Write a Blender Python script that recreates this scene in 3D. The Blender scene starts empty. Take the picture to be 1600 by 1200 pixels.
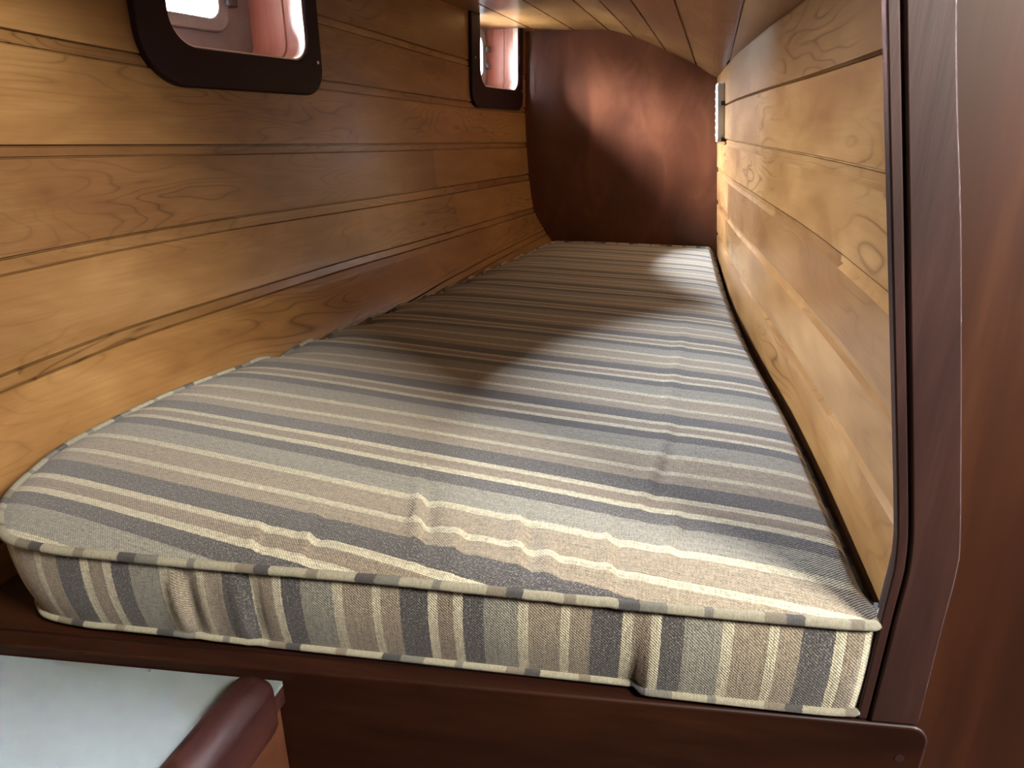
import bpy, bmesh, math, random
from mathutils import Vector, Matrix
random.seed(4)
S = bpy.context.scene
COL = S.collection

# ------------------------------------------------------------------ camera
cam_d = bpy.data.cameras.new('camera'); cam = bpy.data.objects.new('camera', cam_d); COL.objects.link(cam)
cam_d.sensor_width = 36; cam_d.lens = 36 * 1050 / 1600; cam_d.clip_start = .02
# world axes written in camera axes: forward along the berth, up, across
d_ = Vector((1075 - 800, 600 - 207, -1050)).normalized()
u_ = Vector((0, -d_.z, d_.y)).normalized()
x_ = d_.cross(u_)
Mr = Matrix((x_, d_, u_))
cam.matrix_world = Matrix.Translation((0, 0, .42)) @ Mr.to_4x4()
S.camera = cam

# ------------------------------------------------------------------ light, exposure
S.view_settings.view_transform = 'Standard'; S.view_settings.look = 'None'
S.view_settings.gamma = 1; S.view_settings.use_curve_mapping = False
S.view_settings.exposure = 0.0
W = bpy.data.worlds.new('world'); S.world = W; W.use_nodes = True
wt = W.node_tree; bg = wt.nodes['Background']
# overcast daylight outside the boat: bright cool sky, dim below the horizon
tcw = wt.nodes.new('ShaderNodeTexCoord'); spw = wt.nodes.new('ShaderNodeSeparateXYZ'); wt.links.new(tcw.outputs['Generated'], spw.inputs[0])
rw = wt.nodes.new('ShaderNodeValToRGB'); wt.links.new(spw.outputs[2], rw.inputs[0])
rw.color_ramp.elements[0].position = .08; rw.color_ramp.elements[0].color = (.07, .073, .07, 1)
rw.color_ramp.elements[1].position = .36; rw.color_ramp.elements[1].color = (.87, .90, 1.0, 1)
wt.links.new(rw.outputs[0], bg.inputs[0]); bg.inputs[1].default_value = 1500.0
def area(name, loc, target, sx, sy, power, col):
    l = bpy.data.lights.new(name, 'AREA'); l.shape = 'RECTANGLE'; l.size = sx; l.size_y = sy
    l.energy = power; l.color = col
    o = bpy.data.objects.new(name, l); COL.objects.link(o); o.location = loc
    o.rotation_euler = (Vector(target) - Vector(loc)).to_track_quat('-Z', 'Y').to_euler()
    return o
# daylight falling through the companionway behind the camera
area('daylight_hatch', (.90, .02, 1.00), (-.60, .85, .10), .40, .40, 76.0, (1.0, .96, .86))

# ------------------------------------------------------------------ helpers
def link(name, me, mat=None, parent=None):
    o = bpy.data.objects.new(name, me); COL.objects.link(o)
    for m in (mat if isinstance(mat, (list, tuple)) else [mat]):
        if m: me.materials.append(m)
    if parent: o.parent = parent
    return o
def tag(o, label=None, cat=None, group=None, kind=None):
    if label: o['label'] = label
    if cat: o['category'] = cat
    if group: o['group'] = group
    if kind: o['kind'] = kind
    return o
def empty(name, mw):
    o = bpy.data.objects.new(name, None); COL.objects.link(o); o.matrix_world = mw; o.empty_display_size = .05
    return o
def interp(x, xs, ys):
    """smooth monotone cubic through the points"""
    n = len(xs)
    if x <= xs[0]: return ys[0] + (x - xs[0]) * (ys[1] - ys[0]) / (xs[1] - xs[0])
    if x >= xs[-1]: return ys[-1] + (x - xs[-1]) * (ys[-1] - ys[-2]) / (xs[-1] - xs[-2])
    dl = [(ys[i + 1] - ys[i]) / (xs[i + 1] - xs[i]) for i in range(n - 1)]
    def m(i):
        if i == 0: return dl[0]
        if i == n - 1: return dl[-1]
        a, b = dl[i - 1], dl[i]
        return 0 if a * b <= 0 else 2 * a * b / (a + b)
    i = max(k for k in range(n - 1) if xs[k] <= x)
    h = xs[i + 1] - xs[i]; t = (x - xs[i]) / h
    return ((2*t**3 - 3*t*t + 1) * ys[i] + (t**3 - 2*t*t + t) * h * m(i) + (-2*t**3 + 3*t*t) * ys[i+1] + (t**3 - t*t) * h * m(i+1))
def mesh_from(name, verts, faces, uvs=None, pid=None, smooth=False):
    """uvs: one (u, v) per vertex; pid: one float per face"""
    me = bpy.data.meshes.new(name); me.from_pydata(verts, [], faces)
    if uvs is not None:
        uv = me.uv_layers.new(name='UVMap')
        for p in me.polygons:
            for li in p.loop_indices: uv.data[li].uv = uvs[me.loops[li].vertex_index]
    if pid is not None:
        a = me.attributes.new('pid', 'FLOAT', 'FACE')
        for i, v in enumerate(pid): a.data[i].value = v
    if smooth:
        for p in me.polygons: p.use_smooth = True
    me.update(); return me
def bevel(o, w, seg=3, ang=35):
    m = o.modifiers.new('bevel', 'BEVEL'); m.width = w; m.segments = seg; m.limit_method = 'ANGLE'; m.angle_limit = math.radians(ang)
    m.harden_normals = False
    for p in o.data.polygons: p.use_smooth = True
    try: o.data.set_sharp_from_angle(angle=math.radians(40))
    except Exception: pass
    return o
def prism(name, pts, depth, mat, parent=None, M=None, uvscale=1):
    """pts: closed 2D outline in local x,y; extruded local z 0..depth; M places it"""
    n = len(pts); M = M or Matrix()
    area2 = sum(pts[i][0]*pts[(i+1)%n][1]-pts[(i+1)%n][0]*pts[i][1] for i in range(n))
    if area2 < 0: pts = pts[::-1]
    vs = [M @ Vector((p[0], p[1], 0)) for p in pts] + [M @ Vector((p[0], p[1], depth)) for p in pts]
    fs = [list(range(n))[::-1], list(range(n, 2*n))] + [[i, (i+1) % n, n+(i+1) % n, n+i] for i in range(n)]
    return link(name, mesh_from(name, [tuple(v) for v in vs], fs), mat, parent)
def ring_prism(name, outer, inner, z0, z1, mat, parent=None, skip=None):
    n = len(outer); vs = []
    for z in (z0, z1):
        vs += [(p[0], p[1], z) for p in outer] + [(p[0], p[1], z) for p in inner]
    fs = []
    for i in range(n):
        j = (i+1) % n
        if i == skip:
            fs += [[i, 2*n+i, 3*n+i, n+i], [j, n+j, 3*n+j, 2*n+j]]; continue
        fs.append([2*n+i, 2*n+j, 3*n+j, 3*n+i]); fs.append([i, n+i, n+j, j])
        fs.append([i, j, 2*n+j, 2*n+i]); fs.append([n+i, 3*n+i, 3*n+j, n+j])
    return link(name, mesh_from(name, vs, fs), mat, parent)
def rrect(x0, y0, x1, y1, r, seg=10, rtop=None):
    rt = r if rtop is None else rtop
    pts = []
    for cx, cy, a0, rr in ((x1 - r, y0 + r, -90, r), (x1 - rt, y1 - rt, 0, rt), (x0 + rt, y1 - rt, 90, rt), (x0 + r, y0 + r, 180, r)):
        for k in range(seg + 1):
            a = math.radians(a0 + 90 * k / seg); pts.append((cx + rr * math.cos(a), cy + rr * math.sin(a)))
    return pts
def tube(name, path, rad, mat, parent=None, seg=10, closed=True, uvper=1.0):
    n = len(path); vs = []; uvs = []; L = 0
    up = Vector((0, 0, 1))
    for i, p in enumerate(path):
        p = Vector(p)
        if i: L += (p - Vector(path[i-1])).length
        a = Vector(path[(i-1) % n] if closed or i else path[i]); b = Vector(path[(i+1) % n] if closed or i < n-1 else path[i])
        t = (b - a).normalized(); s = t.cross(up).normalized(); w = s.cross(t)
        for k in range(seg):
            an = 2*math.pi*k/seg
            vs.append(tuple(p + s*rad*math.cos(an) + w*rad*math.sin(an))); uvs.append((k/seg, L))
    fs = []
    for i in range(n if closed else n-1):
        for k in range(seg):
            fs.append([i*seg+k, i*seg+(k+1) % seg, ((i+1) % n)*seg+(k+1) % seg, ((i+1) % n)*seg+k])
    if not closed: fs += [list(range(seg)), list(range((n-1)*seg, n*seg))[::-1]]
    return link(name, mesh_from(name, vs, fs, uvs, smooth=True), mat, parent)

# ------------------------------------------------------------------ materials
class NT:
    def __init__(s, name, rough=.4):
        s.m = bpy.data.materials.new(name); s.m.use_nodes = True; s.t = s.m.node_tree; s.n = s.t.nodes
        s.b = s.n['Principled BSDF']; s.b.inputs['Roughness'].default_value = rough
    def add(s, typ, **kw):
        nd = s.n.new(typ)
        for k, v in kw.items(): setattr(nd, k, v)
        return nd
    def lk(s, a, b): s.t.links.new(a, b)
    def val(s, sock, v):
        if hasattr(v, 'is_output') or isinstance(v, bpy.types.NodeSocket): s.lk(v, sock)
        else: sock.default_value = v
    def math(s, op, a, b=0.0, c=0.0, clamp=False):
        nd = s.add('ShaderNodeMath', operation=op, use_clamp=clamp)
        for i, v in enumerate((a, b, c)): s.val(nd.inputs[i], v)
        return nd.outputs[0]
    def mix(s, f, a, b, typ='MIX'):
        nd = s.add('ShaderNodeMix', data_type='RGBA', blend_type=typ)
        s.val(nd.inputs[0], f)
        for i, v in ((6, a), (7, b)):
            s.val(nd.inputs[i], v if not isinstance(v, tuple) else (*v, 1))
        return nd.outputs[2]
    def ramp(s, f, stops, interp='LINEAR'):
        nd = s.add('ShaderNodeValToRGB'); cr = nd.color_ramp; cr.interpolation = interp
        while len(cr.elements) > 1: cr.elements.remove(cr.elements[-1])
        cr.elements[0].position = stops[0][0]; cr.elements[0].color = (*stops[0][1], 1)
        for p, c in stops[1:]:
            e = cr.elements.new(p); e.color = (*c, 1)
        s.lk(f, nd.inputs[0]); return nd.outputs[0]
    def noise(s, vec, scale, detail=2, rough=.5, dist=0):
        nd = s.add('ShaderNodeTexNoise'); nd.inputs['Scale'].default_value = scale; nd.inputs['Detail'].default_value = detail
        nd.inputs['Roughness'].default_value = rough; nd.inputs['Distortion'].default_value = dist
        if vec: s.lk(vec, nd.inputs['Vector'])
        return nd.outputs['Fac']
    def xyz(s, x, y, z=0.0):
        nd = s.add('ShaderNodeCombineXYZ')
        for i, v in enumerate((x, y, z)): s.val(nd.inputs[i], v)
        return nd.outputs[0]
    def bump(s, h, dist=.001, strength=1):
        nd = s.add('ShaderNodeBump'); nd.inputs['Distance'].default_value = dist; nd.inputs['Strength'].default_value = strength
        s.lk(h, nd.inputs['Height']); s.lk(nd.outputs[0], s.b.inputs['Normal'])

def planks_material(name, light, mid, dark, line, gloss=.34, toneamp=1.0):
    t = NT(name, gloss)
    uv = t.add('ShaderNodeUVMap'); uv.uv_map = 'UVMap'
    sp = t.add('ShaderNodeSeparateXYZ'); t.lk(uv.outputs[0], sp.inputs[0]); U, V = sp.outputs[0], sp.outputs[1]
    at = t.add('ShaderNodeAttribute'); at.attribute_name = 'pid'; pid = at.outputs['Fac']
    wn = t.add('ShaderNodeTexWhiteNoise', noise_dimensions='1D'); t.lk(pid, wn.inputs['W']); rnd = wn.outputs['Value']
    off = t.math('MULTIPLY', pid, 7.31)
    # cathedral figure: contour lines of a stretched smooth field
    c = t.xyz(t.math('ADD', t.math('MULTIPLY', U, 1.9), off), t.math('MULTIPLY', V, 10.0), off)
    f = t.noise(c, 1.0, 2.0, .38, .25)
    lines = t.math('FRACT', t.math('MULTIPLY', f, 22.0))
    ln = t.math('POWER', t.math('ABSOLUTE', t.math('SUBTRACT', t.math('MULTIPLY', lines, 2.0), 1.0)), 7.0)
    msk = t.ramp(t.noise(t.xyz(t.math('ADD', t.math('MULTIPLY', U, 2.0), off), t.math('MULTIPLY', V, 4.0), 3.0), 1.0, 1), [(.42, (0, 0, 0)), (.62, (1, 1, 1))])
    ln = t.math('MULTIPLY', ln, msk)
    # fine fibres and soft blotches
    fib = t.noise(t.xyz(t.math('ADD', t.math('MULTIPLY', U, 6.0), off), t.math('MULTIPLY', V, 260.0), off), 1.0, 3, .6)
    blo = t.noise(t.xyz(t.math('ADD', t.math('MULTIPLY', U, 5.0), off), t.math('MULTIPLY', V, 14.0), 1.7), 1.0, 3, .55, .4)
    base = t.ramp(blo, [(.22, dark), (.50, mid), (.80, light)])
    base = t.mix(t.math('MULTIPLY', t.math('SUBTRACT', fib, .35, clamp=True), .9, clamp=True), base, dark)
    base = t.mix(t.math('MULTIPLY', ln, .8), base, line)
    tone = t.ramp(rnd, [(0, (.74, .66, .62)), (.35, (.95, .93, .88)), (.7, (1.06, 1.04, 1.0)), (1, (1.18, 1.15, 1.08))])
    base = t.mix(toneamp, base, tone, 'MULTIPLY')
    t.lk(base, t.b.inputs['Base Color'])
    t.b.inputs['Coat Weight'].default_value = .25; t.b.inputs['Coat Roughness'].default_value = .22
    t.bump(t.math('ADD', t.math('MULTIPLY', fib, .3), t.math('MULTIPLY', blo, .8)), .0008, .5)
    return t.m
honey = planks_material('honey_pine', (.30, .172, .070), (.222, .115, .041), (.148, .067, .021), (.055, .022, .007))

def mahogany(name, a, b, c, gloss=.35, axis=0, scale=1.0, coat=.3, spec=.5):
    t = NT(name, gloss); t.b.inputs['Specular IOR Level'].default_value = spec
    tc = t.add('ShaderNodeTexCoord'); mp = t.add('ShaderNodeMapping'); t.lk(tc.outputs['Object'], mp.inputs[0])
    s = [14*scale]*3; s[axis] = 1.3*scale; mp.inputs['Scale'].default_value = s
    f = t.noise(mp.outputs[0], 1.0, 4, .55, 1.2)
    mp2 = t.add('ShaderNodeMapping'); t.lk(tc.outputs['Object'], mp2.inputs[0])
    s2 = [90*scale]*3; s2[axis] = 5*scale; mp2.inputs['Scale'].default_value = s2
    g = t.noise(mp2.outputs[0], 1.0, 3, .6)
    base = t.ramp(f, [(.3, a), (.5, b), (.72, c)])
    base = t.mix(t.math('MULTIPLY', t.math('SUBTRACT', g, .4, clamp=True), 1.6, clamp=True), base, a)
    t.lk(base, t.b.inputs['Base Color'])
    t.b.inputs['Coat Weight'].default_value = coat; t.b.inputs['Coat Roughness'].default_value = .25
    t.bump(g, .0005, .5)
    return t.m
mah_board = mahogany('mahogany_board', (.009, .0022, .0009), (.019, .0048, .0018), (.032, .009, .0035), .5, 0, 1.0, .03, .15)
mah_trim = mahogany('mahogany_trim', (.018, .007, .006), (.030, .012, .010), (.048, .021, .016), .5, 2, 1.3, .05, .25)
mah_frame = mahogany('mahogany_window_frame', (.010, .003, .005), (.015, .005, .009), (.022, .008, .013), .5, 0, 1.0, .0, .18)
mah_panel = mahogany('mahogany_panel', (.016, .004, .0014), (.033, .009, .003), (.060, .020, .008), .55, 2, .55, .05, .22)
mah_rail = mahogany('mahogany_rail', (.010, .0022, .0016), (.018, .0042, .003), (.028, .008, .005), .5, 1, 1.0, .02, .15)
mah_lining = mahogany('mahogany_lining', (.40, .17, .14), (.50, .25, .21), (.58, .33, .28), .4, 1)
cab_wood = mahogany('cabinet_side_wood', (.035, .0095, .003), (.05, .0145, .0045), (.068, .021, .007), .5, 2, 1.0, .05, .3)

# bulkhead veneer with flame figure
def veneer():
    t = NT('bulkhead_veneer', .36)
    tc = t.add('ShaderNodeTexCoord'); sp = t.add('ShaderNodeSeparateXYZ'); t.lk(tc.outputs['Object'], sp.inputs[0])
    X, Z = sp.outputs[0], sp.outputs[2]
    c = t.xyz(t.math('MULTIPLY', X, 5.5), t.math('MULTIPLY', Z, 3.0), 2.0)
    f = t.noise(c, 1.0, 3, .5, 1.0)
    fr = t.math('FRACT', t.math('MULTIPLY', f, 9.0))
    ln = t.math('POWER', t.math('ABSOLUTE', t.math('SUBTRACT', t.math('MULTIPLY', fr, 2.0), 1.0)), 3.0)
    ms = t.ramp(t.noise(t.xyz(t.math('MULTIPLY', X, 4.0), t.math('MULTIPLY', Z, 5.0), 9.0), 1, 2), [(.42, (0, 0, 0)), (.6, (1, 1, 1))])
    fib = t.noise(t.xyz(t.math('MULTIPLY', X, 120.0), t.math('MULTIPLY', Z, 6.0), 0.0), 1.0, 4, .6, .3)
    base = t.ramp(t.noise(t.xyz(t.math('MULTIPLY', X, 7.0), t.math('MULTIPLY', Z, 3.0), 5.0), 1, 3, .6, 1.0),
                  [(.3, (.034, .010, .004)), (.5, (.060, .018, .0075)), (.72, (.095, .033, .015))])
    base = t.mix(t.math('MULTIPLY', fib, .45), base, (.075, .024, .012))
    base = t.mix(t.math('MULTIPLY', t.math('MULTIPLY', ln, ms), .5), base, (.05, .016, .010))
    t.lk(base, t.b.inputs['Base Color'])
    t.b.inputs['Coat Weight'].default_value = .08; t.b.inputs['Specular IOR Level'].default_value = .3
    t.bump(fib, .0006, .5)
    return t.m
mat_veneer = veneer()

def plain(name, col, rough=.5, metal=0.0, vary=.0):
    t = NT(name, rough); t.b.inputs['Metallic'].default_value = metal
    tc = t.add('ShaderNodeTexCoord')
    nz = t.noise(tc.outputs['Object'], 45.0, 3)
    k = tuple(max(0, v*(1-vary)) for v in col)
    t.lk(t.mix(nz, k, col), t.b.inputs['Base Color'])
    return t.m
white_lam = plain('white_laminate', (.115, .132, .128), .5, vary=.08)
white_plastic = plain('white_plastic', (.48, .54, .62), .4, vary=.05)
grey_metal = plain('grey_metal', (.36, .37, .40), .38, .6, .25)
grey_plate = plain('grey_plate', (.30, .29, .31), .55, .2, .3)
pale_edge = plain('lit_edge', (.78, .68, .62), .4, vary=.1)
dark_gap = plain('dark_gap', (.008, .005, .004), .8)
dark_metal = plain('dark_screw', (.10, .10, .11), .4, .7)
screw_metal = plain('screw_metal', (.45, .42, .42), .35, .8)
sole_mat = mahogany('sole_wood', (.06, .03, .015), (.10, .05, .025), (.14, .07, .035), .5, 1)

def glass_mat():
    t = NT('porthole_glass'); tr = t.add('ShaderNodeBsdfTransparent'); tr.inputs[0].default_value = (.96, .99, .99, 1)
    gl = t.add('ShaderNodeBsdfGlossy'); gl.inputs['Roughness'].default_value = .03
    fr = t.add('ShaderNodeFresnel'); fr.inputs[0].default_value = 1.45
    mx = t.add('ShaderNodeMixShader'); t.lk(fr.outputs[0], mx.inputs[0]); t.lk(tr.outputs[0], mx.inputs[1]); t.lk(gl.outputs[0], mx.inputs[2])
    t.lk(mx.outputs[0], t.n['Material Output'].inputs[0]); return t.m
glass = glass_mat()

# ------------------------------------------------------------------ striped fabric (UV: u across the stripes' run, v along the sequence, metres)
DARK, GREY, CREAM, TAUPE, BRN = (.050, .044, .045), (.180, .168, .138), (.39, .35, .25), (.215, .172, .122), (.175, .135, .095)
def fabric(name, period, sign, phase, seqscale=1.0, cord=False):
    t = NT(name, .9)
    uv = t.add('ShaderNodeUVMap'); uv.uv_map = 'UVMap'
    sp = t.add('ShaderNodeSeparateXYZ'); t.lk(uv.outputs[0], sp.inputs[0]); U, V = sp.outputs[0], sp.outputs[1]
    wob = t.math('MULTIPLY', t.math('SUBTRACT', t.noise(t.xyz(t.math('MULTIPLY', U, 4.0), t.math('MULTIPLY', V, 3.0), 0.0), 1, 1), .5), .006)
    edge = t.math('MULTIPLY', t.math('SUBTRACT', t.noise(t.xyz(t.math('MULTIPLY', U, 320.0), t.math('MULTIPLY', V, 320.0), 0.0), 1, 1), .5), .0022)
    vv = t.math('ADD', t.math('ADD', V, wob), edge)
    ph = t.math('FRACT', t.math('MULTIPLY', t.math('SUBTRACT', vv, phase), sign / period))
    seq = [(50, DARK), (34, TAUPE), (16, CREAM), (54, TAUPE), (18, CREAM), (60, GREY), (35, DARK), (17, CREAM), (28, BRN), (18, CREAM)]
    if cord: seq = [(50, CREAM), (12, GREY), (70, CREAM), (30, TAUPE), (24, DARK), (60, CREAM), (20, TAUPE), (60, CREAM), (30, DARK), (40, GREY)]
    tot = sum(w for w, c in seq); acc = 0; stops = []
    for w, c in seq:
        stops.append((acc / tot, c)); acc += w
    base = t.ramp(ph, stops, 'CONSTANT')
    # woven threads: cross ribs plus random slubs
    wu = t.math('SINE', t.math('MULTIPLY', U, 2*math.pi/.0034)); wv = t.math('SINE', t.math('MULTIPLY', V, 2*math.pi/.0034))
    wv2 = t.math('MULTIPLY', wu, wv)
    th = t.noise(t.xyz(t.math('MULTIPLY', U, 95.0), t.math('MULTIPLY', V, 700.0), 0.0), 1, 2, .6)
    th2 = t.noise(t.xyz(t.math('MULTIPLY', U, 600.0), t.math('MULTIPLY', V, 110.0), 4.0), 1, 2, .6)
    k = t.math('ADD', t.math('MULTIPLY', wv2, .16), t.math('MULTIPLY', t.math('SUBTRACT', t.math('ADD', th, th2), 1.0), 1.5))
    st = t.noise(t.xyz(t.math('MULTIPLY', U, 5.0), t.math('MULTIPLY', V, 420.0), 12.0), 1, 2, .6)
    k = t.math('ADD', k, t.math('MULTIPLY', t.math('SUBTRACT', st, .5), .9))
    k = t.math('ADD', k, 1.0)
    base = t.mix(1.0, base, t.xyz(k, k, k), 'MULTIPLY')
    flk = t.ramp(t.noise(t.xyz(t.math('MULTIPLY', U, 420.0), t.math('MULTIPLY', V, 420.0), 8.0), 1, 1), [(.52, (0, 0, 0)), (.68, (1, 1, 1))])
    base = t.mix(t.math('MULTIPLY', flk, .28), base, (.42, .38, .32))
    t.lk(base, t.b.inputs['Base Color'])
    t.b.inputs['Sheen Weight'].default_value = .25; t.b.inputs['Sheen Roughness'].default_value = .5
    t.b.inputs['Specular IOR Level'].default_value = .2
    t.bump(t.math('ADD', wv2, t.math('MULTIPLY', th, 2.0)), .0004, .8)
    return t.m
PT = .217
fab_top = fabric('striped_fabric_top', PT, 1.0, .525 - PT * .076)
fab_side = fabric('striped_fabric_side', .192, -1.0, -.225 + .192 * .076)
fab_cord = fabric('striped_fabric_cord', .26, 1.0, 0, cord=True)

# ------------------------------------------------------------------ the hull side: x of the planking at (y, z)
YS = [-.4, .3, .6, .875, 1.136, 1.4, 1.77, 2.3, 2.78]
XS = [-.83, -.870, -.868, -.845, -.788, -.730, -.652, -.572, -.500]
ZS = [-.3, -.1, 0, .133, .257, .377, .52, .85]; DX = [.22, .07, 0, -.08, -.10, -.111, -.118, -.118]
def hull(y, z): return interp(y, YS, XS) + interp(z, ZS, DX)
def rwall(y, z): return interp(y, [.3, .56, .66, .81, 1.056, 1.48, 2.0, 2.78], [.228, .222, .2195, .2165, .207, .179, .156, .146]) - .1 * z

def plank_wall(name, xfun, sgn, y0, y1, seams, zbot, ztop, nrm_y, hole=None, ny=190, breaks=()):
    """seams: list of (z at y0 .. function, strip height). Columns along y, rows follow each seam."""
    rows = []   # each row: (zfunction, inset, pid)
    def zline(fn, d): return lambda y: fn(y) + d
    bounds = [lambda y: ztop] + [s[0] for s in seams] + [lambda y: zbot]
    prev = (bounds[0], 0.0); pid = 0
    def board(fa, fb, p, n=7):
        out = []
        for k in range(n + 1):
            q = k / n
            out.append(((lambda y, q=q: fa(y) * (1 - q) + fb(y) * q), 0.0, p))
        return out
    top = bounds[0]
    for i in range(1, len(bounds)):
        last = i == len(bounds) - 1
        low = bounds[i]
        pid += 1
        rows += board(top, low, pid)
        if not last:
            h = seams[i-1][1]
            st = pid + 40
            if h < .006:
                seq = ((-.0004, .003), (-.0008, .011), (-.0050, .011), (-.0054, .002))
            elif sgn > 0:
                seq = ((-.0008, .002), (-.0012, .009), (-.0038, .009), (-.0042, .0035), (-h+.004, .0035), (-h+.003, .006), (-h+.0015, .006), (-h-.0035, .0004))
            else:
                seq = ((-.0008, .0015), (-.0012, .009), (-.0042, .009), (-.0048, .0022), (-h, .0022), (-h - .0004, .007), (-h - .0024, .007), (-h - .0030, .0012))
            for dz, ins in seq:
                rows.append((zline(low, dz), ins, st))
            top = zline(low, (-.0058 if h < .006 else -h - .0040))
    verts, uvs, faces, pids = [], [], [], []
    for j in range(ny + 1):
        y = y0 + (y1 - y0) * j / ny
        for fz, ins, p in rows:
            z = fz(y)
            verts.append((xfun(y, z) + sgn * ins, y, z)); uvs.append((y, z + p * .0))
    R = len(rows)
    for j in range(ny):
        yc = y0 + (y1 - y0) * (j + .5) / ny
        for r in range(R - 1):
            a = j*R + r; q = [a, a+1, a+R+1, a+R]
            zc = (verts[a][2] + verts[a+R+1][2]) / 2
            if hole and hole(yc, zc): continue
            if sgn > 0: q = q[::-1]
            faces.append(q)
            p = rows[r+1][2] if rows[r+1][2] != rows[r][2] and rows[r+1][2] > 40 else rows[r][2]
            if p > 40:
                p = p + sum(1 for b in breaks if yc > b + .13 * math.sin(p * 3.1)) * 10.37
            else:
                p = p + sum(1 for b in breaks[:1] if yc > b + 1.1 + .4 * math.sin(p * 5.3)) * 3.17
            pids.append(p)
    me = mesh_from(name, verts, faces, uvs, pids)
    o = link(name, me, honey)
    # outside thickness
    m = o.modifiers.new('thickness', 'SOLIDIFY'); m.thickness = .012; m.offset = -1
    return o

# window geometry ------------------------------------------------------------
class Win: pass
def make_win(p0, p1):
    w = Win(); a = Vector((p0[0], p0[1], 0)); b = Vector((p1[0], p1[1], 0))
    w.u = (b - a).normalized(); w.n = Vector((w.u.y, -w.u.x, 0)); w.len = (b - a).length
    w.M = Matrix((w.u, Vector((0, 0, 1)), w.n)).transposed().to_4x4(); w.M.translation = a
    w.y0, w.y1 = p0[1], p1[1]
    return w
ZT = .772
w1 = make_win((-.921, 1.075), (-.822, 1.512)); w2 = make_win((-.700, 2.262), (-.634, 2.700))
def hole(y, z):
    for w in (w1, w2):
        if w.y0 + .035 < y < w.y1 - .035 and .535 < z: return True
    return False
lin = lambda pts: (lambda y: interp(y, [p[0] for p in pts], [p[1] for p in pts]))
Lseams = [(lin([(.5, .745), (1.526, .667), (2.245, .638), (2.8, .630)]), .018),
          (lin([(.3, .590), (.866, .562), (1.086, .547), (1.5, .534), (2.3, .515), (2.8, .512)]), .019),
          (lin([(.3, .410), (.82, .404), (1.3, .398), (2.8, .384)]), .017),
          (lin([(.3, .235), (.767, .249), (1.26, .263), (2.8, .267)]), .023),
          (lin([(.3, .070), (.693, .095), (1.2, .119), (1.65, .131), (2.8, .136)]), .019),
          (lin([(.3, -.075), (.9, -.035), (1.63, .002), (1.856, .018), (2.8, .051)]), .018)]
wl = plank_wall('wall_left', hull, -1, .05, 2.765, Lseams, -.1115, .80, 0, hole, 220, (.6, 1.35, 1.9, 2.4))
tag(wl, 'curved hull side of honey-coloured planks with two portholes', kind='structure')
Rseams = [(lin([(.3, .492), (.722, .493), (1.07, .495), (2.8, .502)]), .004),
          (lin([(.3, .383), (.685, .387), (1.07, .392), (2.06, .402), (2.8, .404)]), .016),
          (lin([(.3, .278), (.648, .283), (1.09, .293), (1.7, .303), (2.8, .300)]), .016),
          (lin([(.3, .185), (.616, .187), (1.07, .188), (1.5, .196), (2.8, .182)]), .016),
          (lin([(.3, .098), (.582, .099), (1.05, .088), (1.55, .090), (2.8, .062)]), .012),
          (lin([(.3, -.02), (2.8, -.05)]), .012)]
wr = plank_wall('wall_right', rwall, 1, .566, 2.765, Rseams, -.1115, .68, 0, None, 200, (.75, 1.2, 1.9, 2.35))
tag(wr, 'right side wall of pale honey planks along the berth', kind='structure')

# ------------------------------------------------------------------ ceiling
CX = [-1.3, -.55, -.33, -.22, -.104, .009, .085, .125, .30]; CZ = [.773, .774, .771, .745, .700, .648, .606, .598, .590]
gro = [(-.580, .080), (-.440, .075), (-.312, .055), (-.216, .050), (-.104, .045), (.009, .040), (.112, .032)]   # x at the bulkhead, drift per metre
def ceiling():
    edges = [(-.770, .195)] + gro + [(.26, .02)]
    rows = []
    for i in range(len(edges) - 1):
        (a, sa), (b, sb) = edges[i], edges[i+1]; g = .0036; k = 8
        a2 = a + (g if i else 0); b2 = b - (g if i < len(edges) - 2 else 0)
        if i: rows.append((a2 - .0010, sa, .007, i))
        for q in range(k + 1): rows.append((a2 + (b2 - a2) * q / k, sa + (sb - sa) * q / k, 0, i + 80))
        if i < len(edges) - 2: rows.append((b2 + .0010, sb, .007, i + 81))
    vs, uv, fs, pid = [], [], [], []; ny = 60; y0, y1 = .60, 2.765
    for j in range(ny + 1):
        y = y0 + (y1 - y0) * j / ny
        for x, sl, l, p in rows:
            vs.append((x + sl * (y - 2.765), y, interp(x, CX, CZ) + l)); uv.append((y, x))
    R = len(rows)
    for j in range(ny):
        for r in range(R - 1):
            a = j*R + r; fs.append([a, a+R, a+R+1, a+1]); pid.append(rows[r][3] + (37 if (j / ny) > .5 + .3 * math.sin(rows[r][3] * 5) else 0))
    o = link('ceiling', mesh_from('ceiling', vs, fs, uv, pid), honey)
    m = o.modifiers.new('thickness', 'SOLIDIFY'); m.thickness = .012; m.offset = -1
    return o
tag(ceiling(), 'low ceiling of honey planks fanning towards the far bulkhead', kind='structure')

# ------------------------------------------------------------------ far bulkhead
pts = []
for z in [-.11 + k * .05 for k in range(19)]: pts.append((hull(2.75, min(z, .77)) - .02, z))
pts += [(-.3, .80), (.0, .69), (.10, .64)] if False else [(rwall(2.75, .78) + .06, .78), (rwall(2.75, -.11) + .05, -.11)]
Mx = Matrix(((1, 0, 0, 0), (0, 0, -1, 2.768), (0, 1, 0, 0), (0, 0, 0, 1)))
bk = prism('wall_back', pts, .018, mat_veneer, M=Mx); tag(bk, 'reddish mahogany veneer bulkhead at the far end of the berth', kind='structure')

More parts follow.
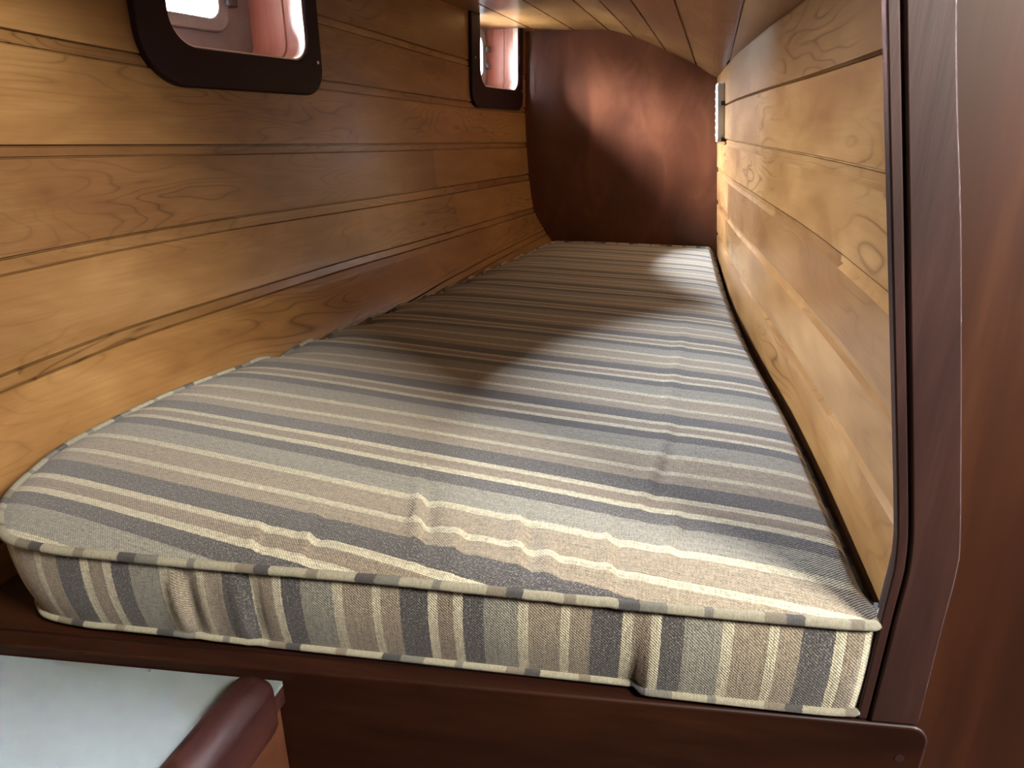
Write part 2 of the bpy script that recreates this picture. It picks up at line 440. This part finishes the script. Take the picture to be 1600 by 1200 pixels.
# ------------------------------------------------------------------ portholes
def porthole(w, num, label, depth, gu0, gu1, gz0, gz1, rl, rr_):
    root = empty('window_%d' % num, w.M); root['kind'] = 'structure'; root['label'] = label
    L = w.len
    def U(x0, y0, x1, rA, rB, top):
        """round-bottomed outline open to a square top"""
        pts = []
        for cx, a0, r in ((x1 - rB, -90, rB), ):
            for k in range(13):
                a = math.radians(a0 + 90 * k / 12); pts.append((cx + r * math.cos(a), y0 + r + r * math.sin(a)))
        pts += [(x1, top), (x0, top)]
        for k in range(13):
            a = math.radians(180 + 90 * k / 12); pts.append((x0 + rA + rA * math.cos(a), y0 + rA + rA * math.sin(a)))
        return pts
    def inset(x0, y0, x1, rA, rB, top): return U(x0, y0, x1, rA, rB, top)
    outer = U(0, .497, L, rl, rr_, .776); inner = U(.066, .565, L - .040, .052, .040, .776)
    fr = ring_prism('window_frame', outer, inner, -.006, .016, mah_frame, root, 13); bevel(fr, .004, 3)
    fr['label'] = 'dark mahogany frame ring with rounded corners'
    # lip just inside the frame; its pale colour stands for light on the edge
    i2 = U(.069, .568, L - .043, .050, .038, .776)
    lip = ring_prism('lip', [(p[0], p[1]) for p in inner], i2, -.010, .010, pale_edge, root, 13); lip['label'] = 'thin lip inside the frame, light on its edge put into the pale colour'
    # lining: sleeve with one groove, swept outward
    prof = [(0.0, 0.0), (-.030, 0.0), (-.031, .004), (-.036, .004), (-.037, 0.0), (-depth, 0.0)]
    vs, fs = [], []; n = len(i2)
    def grow(g): return U(.069 - g, .568 - g, L - .043 + g, .050 + g, .038 + g, .776)
    loops = [(z, g) for z, g in prof] + [(-depth, .012), (0.0, .012)]
    for z, g in loops: vs += [(p[0], p[1], z - .008) for p in grow(g)]
    for a in range(len(loops) - 1):
        for i in range(n):
            j = (i + 1) % n
            if i == 13: continue
            fs.append([a*n+i, a*n+j, (a+1)*n+j, (a+1)*n+i])
    ln = link('lining', mesh_from('lining', vs, fs), mah_lining, root); ln['label'] = 'red mahogany lining of the window recess'
    bmx = bmesh.new(); bmx.from_mesh(ln.data); bmesh.ops.recalc_face_normals(bmx, faces=bmx.faces); bmx.to_mesh(ln.data); bmx.free()
    # outer plate with the port opening
    D = -.008 - depth
    N = 44
    po = rrect(-.05, .50, L + .05, .80, .03, 10); pi = rrect(gu0, gz0, gu1, gz1, .030, 10)
    pl = ring_prism('hull_plate', po, pi, D - .012, D, grey_plate, root); pl['label'] = 'dull grey plate around the port'
    pf_o = rrect(gu0 - .022, gz0 - .022, gu1 + .022, min(.772, gz1 + .022), .040, 10); pf_i = rrect(gu0 + .004, gz0 + .004, gu1 - .004, gz1 - .003, .028, 10)
    pf = ring_prism('port_frame', pf_o, pf_i, D, D + .014, grey_metal, root); bevel(pf, .004, 3); pf['label'] = 'grey metal frame of the port light'
    gs = prism('glass', rrect(gu0, gz0, gu1, gz1, .030, 8), .005, glass, root, Matrix.Translation((0, 0, D - .004)))
    gs['label'] = 'bright clear glass pane'
    # hinge lugs on the port frame
    for zz in (gz0 + .03, gz0 + .085):
        lg = prism('hinge', rrect(gu1 + .012, zz, gu1 + .040, zz + .022, .006, 4), .022, dark_metal, root, Matrix.Translation((0, 0, D + .002))); bevel(lg, .002, 2)
    # screws in the ring
    for sx, sz in ((.026, .645), (L - .014, .565)):
        sc = prism('screw', [(sx + .0035*math.cos(a*math.pi/8), sz + .0035*math.sin(a*math.pi/8)) for a in range(16)], .0012, screw_metal, root, Matrix.Translation((0, 0, .0155)))
    return root
porthole(w1, 1, 'near porthole with a dark mahogany frame in the left planking', .135, .040, .315, .640, .730, .085, .055)
porthole(w2, 2, 'far porthole next to the mahogany bulkhead, cut by the ceiling', .105, .055, .340, .610, .745, .055, .045)

for w, d, a0, a1, b0, b1 in ((w1, .143, .040, .315, .640, .730), (w2, .113, .055, .340, .610, .745)):
    l = bpy.data.lights.new('porthole_daylight', 'AREA'); l.shape = 'RECTANGLE'; l.size = a1-a0; l.size_y = b1-b0; l.energy = 1
    l.cycles.is_portal = True
    o = bpy.data.objects.new('porthole_daylight', l); COL.objects.link(o)
    o.matrix_world = w.M @ Matrix.Translation(((a0+a1)/2, (b0+b1)/2, -d-.012)) @ Matrix.Rotation(math.pi, 4, 'Y')

# ------------------------------------------------------------------ mattress
def catmull(pts, n):
    P = [Vector(p) for p in pts]; P = [P[0]*2-P[1]] + P + [P[-1]*2-P[-2]]
    out = []
    for i in range(1, len(P)-2):
        for k in range(24):
            t = k/24; a, b, c, d = P[i-1], P[i], P[i+1], P[i+2]
            out.append(.5*((2*b)+(c-a)*t+(2*a-5*b+4*c-d)*t*t+(3*b-a-3*c+d)*t**3))
    out.append(P[-2])
    L = [0]
    for i in range(1, len(out)): L.append(L[-1] + (out[i]-out[i-1]).length)
    res = []; j = 0
    for k in range(n+1):
        s = L[-1]*k/n
        while j < len(L)-2 and L[j+1] < s: j += 1
        q = (s-L[j])/max(1e-9, L[j+1]-L[j]); res.append(out[j].lerp(out[j+1], min(1, q)))
    return res
NX, NY = 150, 240
front = catmull([(-.745, .522), (-.715, .498), (-.680, .482), (-.62, .479), (-.564, .484), (-.428, .497), (-.233, .517), (-.067, .532), (.081, .545), (.166, .554), (.200, .560)], NX)
left = catmull([(-.745, .522), (-.775, .560), (-.800, .615), (-.826, .708), (-.824, .875), (-.803, 1.0), (-.762, 1.136), (-.712, 1.374), (-.637, 1.77), (-.592, 2.05), (-.556, 2.3), (-.492, 2.735)], NY)
right = catmull([(.200, .560), (.2085, .567), (.2135, .583), (.2180, .66), (.213, .81), (.203, 1.056), (.169, 1.481), (.148, 2.0), (.143, 2.3), (.139, 2.725)], NY)
back = catmull([(-.492, 2.735), (-.33, 2.742), (-.15, 2.742), (.139, 2.725)], NX)
def gauss(x, s): return math.exp(-(x/s)**2)
random.seed(11)
puck = [(-.262, .62, .055, .0045, -.35), (-.205, .585, .040, .0022, -.2), (-.140, .600, .045, .0035, -.25), (-.10, .57, .03, .002, -.2), (-.365, .56, .035, .0025, -.3), (-.42, .54, .025, .002, -.4), (-.045, .60, .05, .0025, -.15),
        (-.005, .80, .14, .0010, .12), (.02, .64, .05, .0013, .1)]
lp = [(y, random.uniform(.5, 1)) for y in (1.12, 1.25, 1.37, 1.49, 1.60, 1.73, 1.86, 1.98, 2.10, 2.25, 2.4)]
def ztop(x, y, dl, dr, df, db):
    c = .016*(1-math.exp(-dr/.055))*(1-math.exp(-dl/.05))*(1-math.exp(-df/.06))*(1-math.exp(-db/.08))
    z = c
    for px, py, ly, a, sl in puck:
        xx = x - px - sl*(py - y)*-1
        z += 2.1*a*(gauss(xx, .0065) - .8*gauss(xx-.012, .009)) * gauss(y-py, ly)
    for yy, a in lp:     # hollows where the cover pulls at the hull side
        z -= .014*a*gauss(y-yy-.02, .020)*math.exp(-dl/.045)
        z += .006*a*gauss(y-yy+.03, .024)*math.exp(-dl/.06)
    z += .0012*math.sin(y*23+x*4)*math.sin(x*9+1) * min(1, dr/.05)
    z += .0025*gauss(x-.02-.05*(y-1.3), .012)*gauss(y-1.25, .32)
    rr = min(1, max(0, (y-.572)/.085)); rr = rr*rr*(3-2*rr)
    z -= rr*.040*max(0, 1-dr/.030)**2
    return z
vs, uvs, fs = [], [], []
for j in range(NY+1):
    t = j/NY
    for i in range(NX+1):
        s = i/NX
        F, B, Lf, R = front[i], back[i], left[j], right[j]
        p = (1-t)*F + t*B + (1-s)*Lf + s*R - ((1-s)*(1-t)*front[0] + s*(1-t)*front[-1] + (1-s)*t*back[0] + s*t*back[-1])
        wd = (R-Lf).length; hd = (B-F).length
        z = ztop(p.x, p.y, s*wd, (1-s)*wd, t*hd, (1-t)*hd)
        vs.append((p.x, p.y, z)); uvs.append((p.x, p.y + .13*p.x*(1 if p.x < 0 else .35) ))
for j in range(NY):
    for i in range(NX):
        a = j*(NX+1)+i; fs.append([a, a+1, a+NX+2, a+NX+1])
mat_root = empty('mattress', Matrix.Translation((-.25, .6, -.11)))
tag(mat_root, 'long striped fabric mattress tapering towards the far bulkhead, on the wooden berth', 'mattress')
def mparent(o): o.parent = mat_root; o.matrix_parent_inverse = mat_root.matrix_world.inverted(); return o
bpy.context.view_layer.update()
top = mparent(link('top_cover', mesh_from('top_cover', vs, fs, uvs, smooth=True), fab_top))
top['label'] = 'top cover with stripes running across the berth'
# perimeter, counter-clockwise seen from above: front -> right -> back -> left
per = [Vector((p.x, p.y, 0)) for p in front[:-1]] + [Vector((p.x, p.y, 0)) for p in right[:-1]] + [Vector((p.x, p.y, 0)) for p in back[::-1][:-1]] + [Vector((p.x, p.y, 0)) for p in left[::-1][:-1]]
zper = []
for k, p in enumerate(per):
    zz = 0
    # nearest top-edge height
    zper.append(zz)
def edge_z(k):
    n = len(front)-1; m = len(right)-1; b = len(back)-1
    if k < n: i, j = k, 0
    elif k < n+m: i, j = NX, k-n
    elif k < n+m+b: i, j = NX-(k-n-m), NY
    else: i, j = 0, NY-(k-n-m-b)
    return vs[j*(NX+1)+i][2]
zper = [edge_z(k) for k in range(len(per))]
N = len(per); arc = [0]
for k in range(1, N): arc.append(arc[-1] + (per[k]-per[k-1]).length)
# arc measured so that arc == world x around the middle of the front edge
kk = min(range(NX), key=lambda k: abs(per[k].x+.225)); arc = [a - arc[kk] - .225 for a in arc]
BZ = -.106
def base_pt(k, q):
    """q 0 top .. 1 bottom of the side band"""
    p = per[k]; a = per[(k-1) % N]; b = per[(k+1) % N]; tn = (b-a).normalized(); nr = Vector((tn.y, -tn.x, 0))
    bul = .006*math.sin(math.pi*q) if k < NX else .002*math.sin(math.pi*q)
    x = p.x + nr.x*bul; y = p.y + nr.y*bul
    if p.x < 0: # lean inward to follow the hull
        lx = (.020 if p.y < .62 else .0) * q
        x += -nr.x*lx*1.2; y += -nr.y*lx*.5
        z = BZ*q
        x = max(x, hull(p.y, z) + .012)
    if k < NX:   # folds of the band near the left corner
        s = arc[k] + .008*math.sin(q*3.2)
        f = 0
        for c, a_, wdt in ((-.490, .0055, .006), (-.476, -.006, .007), (-.418, .0050, .005), (-.405, -.0055, .008), (-.44, .002, .02), (-.445+.0, -.002, .006)):
            f += a_*gauss(s-c-.012*q*(1-q)*4, wdt)*min(1, q*3+.15)*(1-.85*max(0, (q-.6)/.4)**1.5)
        x += nr.x*f; y += nr.y*f
    z = zper[k]*(1-q) + BZ*q
    return Vector((x, y, z))
vs2, uv2, fs2 = [], [], []; Q = 14
for k in range(N+1):
    for q in range(Q+1):
        p = base_pt(k % N, q/Q); vs2.append(tuple(p)); uv2.append((q/Q*.107, arc[k] if k < N else arc[N-1]+.004))
for k in range(N):
    for q in range(Q):
        a = k*(Q+1)+q; fs2.append([a, a+1, a+Q+2, a+Q+1][::-1])
n0 = len(vs2)
side = mparent(link('side_band', mesh_from('side_band', vs2, fs2, uv2, smooth=True), fab_side)); side['label'] = 'side band with upright stripes'
cord = [per[k] + Vector((0, 0, zper[k]+.0005)) for k in range(N)]
def outw(k, r):
    a = per[(k-1) % N]; b = per[(k+1) % N]; tn = (b-a).normalized(); return Vector((tn.y, -tn.x, 0))*r
c1 = mparent(tube('piping', [tuple(cord[k] + outw(k, .0015)) for k in range(N)], .0052, fab_cord, None, 10)); c1['label'] = 'piping cord along the upper edge'
c2 = mparent(tube('piping', [tuple(base_pt(k, 1.0) + outw(k, .002) + Vector((0, 0, .0012 + .003*gauss(arc[k]+.1, .3) + .0018*math.sin(arc[k]*9)))) for k in range(N)], .0042, fab_cord, None, 10)); c2['label'] = 'piping cord along the lower edge'
# underside
bt = mparent(prism('bottom_cover', [(base_pt(k, 1).x, base_pt(k, 1).y) for k in range(0, N, 3)], .001, fab_side, None, Matrix.Translation((0, 0, BZ)))); bt['label'] = 'underside cover'

# ------------------------------------------------------------------ berth base, front board, panel, trim
nb = Vector((.125, -1, 0)).normalized(); tb = Vector((1, .125, 0)).normalized()   # the bunk front runs slightly askew
org = Vector((.258, .563, 0))
def on_front(x, z, off=0.0):
    """point on the bunk-front plane at world x; off = towards the viewer"""
    y = org.y + .125*(x - org.x); return Vector((x, y, z)) + nb*off
Mf = Matrix((tb, Vector((0, 0, 1)), nb)).transposed().to_4x4(); Mf.translation = org    # local x along, y up, z to viewer
def fx(x): return (x - org.x)/tb.x
bpts = []
for k in range(40): 
    y = .545 + (2.79-.545)*k/39; bpts.append((hull(y, -.11)-.03, y))
base = prism('berth_base', [(-.86, .448), (.24, .585), (.27, .7), (.20, 2.79)] + bpts[::-1], .018, mah_board, M=Matrix.Translation((0, 0, -.1295)))
tag(base, 'dark wooden base board of the berth under the striped mattress', 'berth base')
bp = [(fx(-1.0), -.90), (fx(-1.0), -.110)]
xe, zt, r = fx(.272), -.110, .020
for k in range(9):
    a = math.radians(90 - 90*k/8); bp.append((xe - r + r*math.cos(a), zt - r + r*math.sin(a)))
bp += [(xe, -.90)]
board = prism('bunk_front_board', bp, .024, mah_board, M=Mf @ Matrix.Translation((0, 0, -.022))); bevel(board, .003, 3)
board['label'] = 'long dark mahogany front board with a rounded end, below the mattress'; board['category'] = 'bunk board'
plug = prism('wood_plug', [(fx(.250)+.0045*math.cos(a*math.pi/8), -.150+.0045*math.sin(a*math.pi/8)) for a in range(16)], .0008, mah_trim, board, Mf @ Matrix.Translation((0, 0, .0018)))
# trim path (front plane, world x / z)
inn = [(.055, .90), (.078, .76), (.1305, .501), (.165, .335), (.2085, .125), (.2165, .075), (.2175, .050), (.217, .02), (.2165, -.06), (.216, -.108)]
out = [(.095, .90), (.116, .76), (.1630, .501), (.202, .335), (.2505, .110), (.2560, .075), (.2575, .045), (.2575, .01), (.2590, -.06), (.2600, -.108)]
def dens(P, n=60): return [(p.x, p.y) for p in catmull([(a, b) for a, b in P], n)]
I, O = dens(inn), dens(out)
face = prism('face', [(fx(x), z) for x, z in I] + [(fx(x), z) for x, z in O[::-1]], .022, mah_trim, None, Mf @ Matrix.Translation((0, 0, -.021)))
bevel(face, .0018, 2)
J = [(x - .0018, z) for x, z in I]; K = [(x - .0108, z) for x, z in I]
t_root = empty('trim_1', Matrix.Translation((.22, .56, -.108))); t_root['kind'] = 'structure'; t_root['label'] = 'dark mahogany trim post framing the berth opening, bent near its foot'
bpy.context.view_layer.update()
liner = prism('inner_bead', [(fx(x), z) for x, z in K] + [(fx(x), z) for x, z in J[::-1]], .010, mah_trim, None, Mf @ Matrix.Translation((0, 0, -.011)))
bevel(liner, .0015, 2); liner['label'] = 'narrow purple-brown inner bead'
gapf = prism('groove', [(fx(x), z) for x, z in J] + [(fx(x), z) for x, z in I[::-1]], .020, dark_gap, None, Mf @ Matrix.Translation((0, 0, -.030))); gapf['label'] = 'black groove between bead and face'
for o in (face, liner, gapf): o.parent = t_root; o.matrix_parent_inverse = t_root.matrix_world.inverted()
E2 = [(x + .0004, z) for x, z in O]
wf = prism('wall_front', [(fx(x - .012), z) for x, z in O] + [(fx(.268), -.2), (fx(.268), -.9), (fx(1.42), -.9), (fx(1.42), 1.15), (fx(.085), 1.15)], .020, mah_panel, M=Mf @ Matrix.Translation((0, 0, -.026)))
tag(wf, 'mahogany panel to the right of the berth opening', kind='structure')
# cabin sole below
sole = prism('floor', [(-1.1, -1.4), (1.4, -1.4), (1.4, .75), (-1.1, .75)], .03, sole_mat, M=Matrix.Translation((0, 0, -.93))); tag(sole, 'wooden cabin sole', kind='structure')

# the cabin the camera stands in: sides, roof and the wall over the berth opening
def box(bm, x0, x1, y0, y1, z0, z1):
    m = Matrix.Translation(((x0+x1)/2, (y0+y1)/2, (z0+z1)/2)) @ Matrix.Diagonal((x1-x0, y1-y0, z1-z0, 1))
    bmesh.ops.create_cube(bm, size=1, matrix=m)
bmc = bmesh.new()
box(bmc, -1.06, -1.02, -1.4, .62, -.93, 1.15); box(bmc, 1.4, 1.44, -1.4, .70, -.93, 1.15)
box(bmc, -1.06, 1.44, -1.44, -1.4, -.93, 1.19); box(bmc, -1.06, .10, .60, .62, .785, 1.15)
mec = bpy.data.meshes.new('wall_rear'); bmc.to_mesh(mec); bmc.free()
tag(link('wall_rear', mec, mah_panel), 'cabin sides behind the viewpoint', kind='structure')
bmc = bmesh.new(); box(bmc, -1.06, 1.44, -1.44, .70, 1.15, 1.19)
mec = bpy.data.meshes.new('trim_2'); bmc.to_mesh(mec); bmc.free()
tag(link('trim_2', mec, white_lam), 'cabin roof above the viewpoint', kind='structure')
cl = [(hull(.6, -.11 + k*.05) - .012, -.11 + k*.05) for k in range(20)]  # unseen plate added to stop sky light leaking past the hull planking
cl = [(-1.05, -.93), (cl[0][0], -.93)] + cl + [(-1.05, cl[-1][1])]
Mc = Matrix(((1, 0, 0, 0), (0, 0, -1, .60), (0, 1, 0, 0), (0, 0, 0, 1)))
tag(prism('leak_filler', cl, .01, mah_panel, M=Mc), 'unseen filler added between hull planking and cabin side to block sky light', kind='structure')

# ------------------------------------------------------------------ counter with rail
croot = empty('locker_cabinet', Matrix.Translation((-.55, .25, -.9)))
tag(croot, 'low locker with a white laminate top and mahogany rail, in front of the bunk board', 'cabinet')
bpy.context.view_layer.update()
def cp(o): o.parent = croot; o.matrix_parent_inverse = croot.matrix_world.inverted(); return o
def fy(x, off): return org.y + .125*(x-org.x) - off*1.008
XR = -.368; CZt = -.123
ct = prism('countertop', [(-1.0, -.10), (XR, -.10), (XR, fy(XR, .0035)), (-1.0, fy(-1.0, .0035))], .006, white_lam, None, Matrix.Translation((0, 0, CZt-.006)))
cp(ct); ct['label'] = 'white laminate top'
ed = prism('edge_board', [(-1.0, -.10), (XR, -.10), (XR, fy(XR, .0035)), (-1.0, fy(-1.0, .0035))], .022, mah_rail, None, Matrix.Translation((0, 0, CZt-.0285))); cp(ed); ed['label'] = 'mahogany edge under the laminate'
body = prism('body', [(-1.0, -.08), (XR-.006, -.08), (XR-.006, fy(XR, .006)), (-1.0, fy(-1.0, .006))], .74, cab_wood, None, Matrix.Translation((0, 0, -.89))); cp(body); body['label'] = 'orange-brown side of the locker'
# rail: a rounded bar along the right edge
def rail():
    prof = []
    wd, hb, ht = .0235, -.040, .022
    for k in range(15):
        a = math.pi*k/14; prof.append((wd*math.cos(a)*1.0, ht - .016 + .016*math.sin(a)))
    prof = prof + [(-wd, .0), (-wd+.002, .0005), (wd-.0, hb)]
    vs, fs = [], []; y1 = fy(XR, .0035) - .012; y0 = -.10; n = len(prof)
    st = [(y0, 1.0), (y1-.030, 1.0), (y1-.015, .97), (y1-.006, .86), (y1-.001, .62), (y1, .35)]
    for y, s in st:
        xc = XR - .0185 - (.482-y)*.02
        for px, pz in prof: vs.append((xc - (1-s)*.006 + px*(s if s == 1 else (.35+.65*s)), y, CZt + (pz*s if pz > 0 else pz)))
    for a in range(len(st)-1):
        for i in range(n):
            j = (i+1) % n; fs.append([a*n+i, a*n+j, (a+1)*n+j, (a+1)*n+i][::-1])
    fs += [list(range(n)), list(range((len(st)-1)*n, len(st)*n))[::-1]]
    o = link('rail', mesh_from('rail', vs, fs, smooth=True), mah_rail)
    b = bmesh.new(); b.from_mesh(o.data); bmesh.ops.recalc_face_normals(b, faces=b.faces); b.to_mesh(o.data); b.free()
    try: o.data.set_sharp_from_angle(angle=math.radians(45))
    except Exception: pass
    return o
rl = cp(rail()); rl['label'] = 'mahogany rail with a rounded end'
for sx, sy in ((-.378, fy(-.378, .012)), (-.515, fy(-.515, .006))):
    s = cp(prism('screw', [(sx+.0016*math.cos(a*math.pi/6), sy+.0016*math.sin(a*math.pi/6)) for a in range(12)], .0006, dark_metal, None, Matrix.Translation((0, 0, CZt)))); s['label'] = 'tiny dark screw head'

# ------------------------------------------------------------------ white fitting on the right wall near the bulkhead
fr_ = empty('wall_light', Matrix.Translation((rwall(2.33, .477)-.008, 2.33, .477)))
tag(fr_, 'slim upright white plastic fitting high on the right wall beside the far bulkhead', 'wall light')
bpy.context.view_layer.update()
rot = Matrix.Rotation(math.atan(-.1)*1.0, 4, 'Y')
def fp(o): o.parent = fr_; return o
A = Matrix(((0, 0, 1, 0), (1, 0, 0, 0), (0, 1, 0, 0), (0, 0, 0, 1)))   # local x->y, y->z, z->x
hs = fp(prism('housing', rrect(-.040, -.085, .040, .085, .010, 6), .026, white_plastic, None, rot @ Matrix.Translation((-.016, 0, 0)) @ A)); bevel(hs, .005, 3)
for k in range(7):
    z = -.063 + k*.021
    fp(prism('louvre', rrect(-.034, z-.003, .034, z+.003, .0025, 3), .004, grey_metal, None, rot @ Matrix.Translation((-.0178, 0, 0)) @ A))
for z in (-.078, .026):  # near-black blocks painting the shade at the seam ends beside the fitting
    fp(prism('seam_end_shade', rrect(-.055, z-.006, -.040, z+.006, .002, 3), .014, dark_gap, None, rot @ Matrix.Translation((-.003, 0, 0)) @ A))
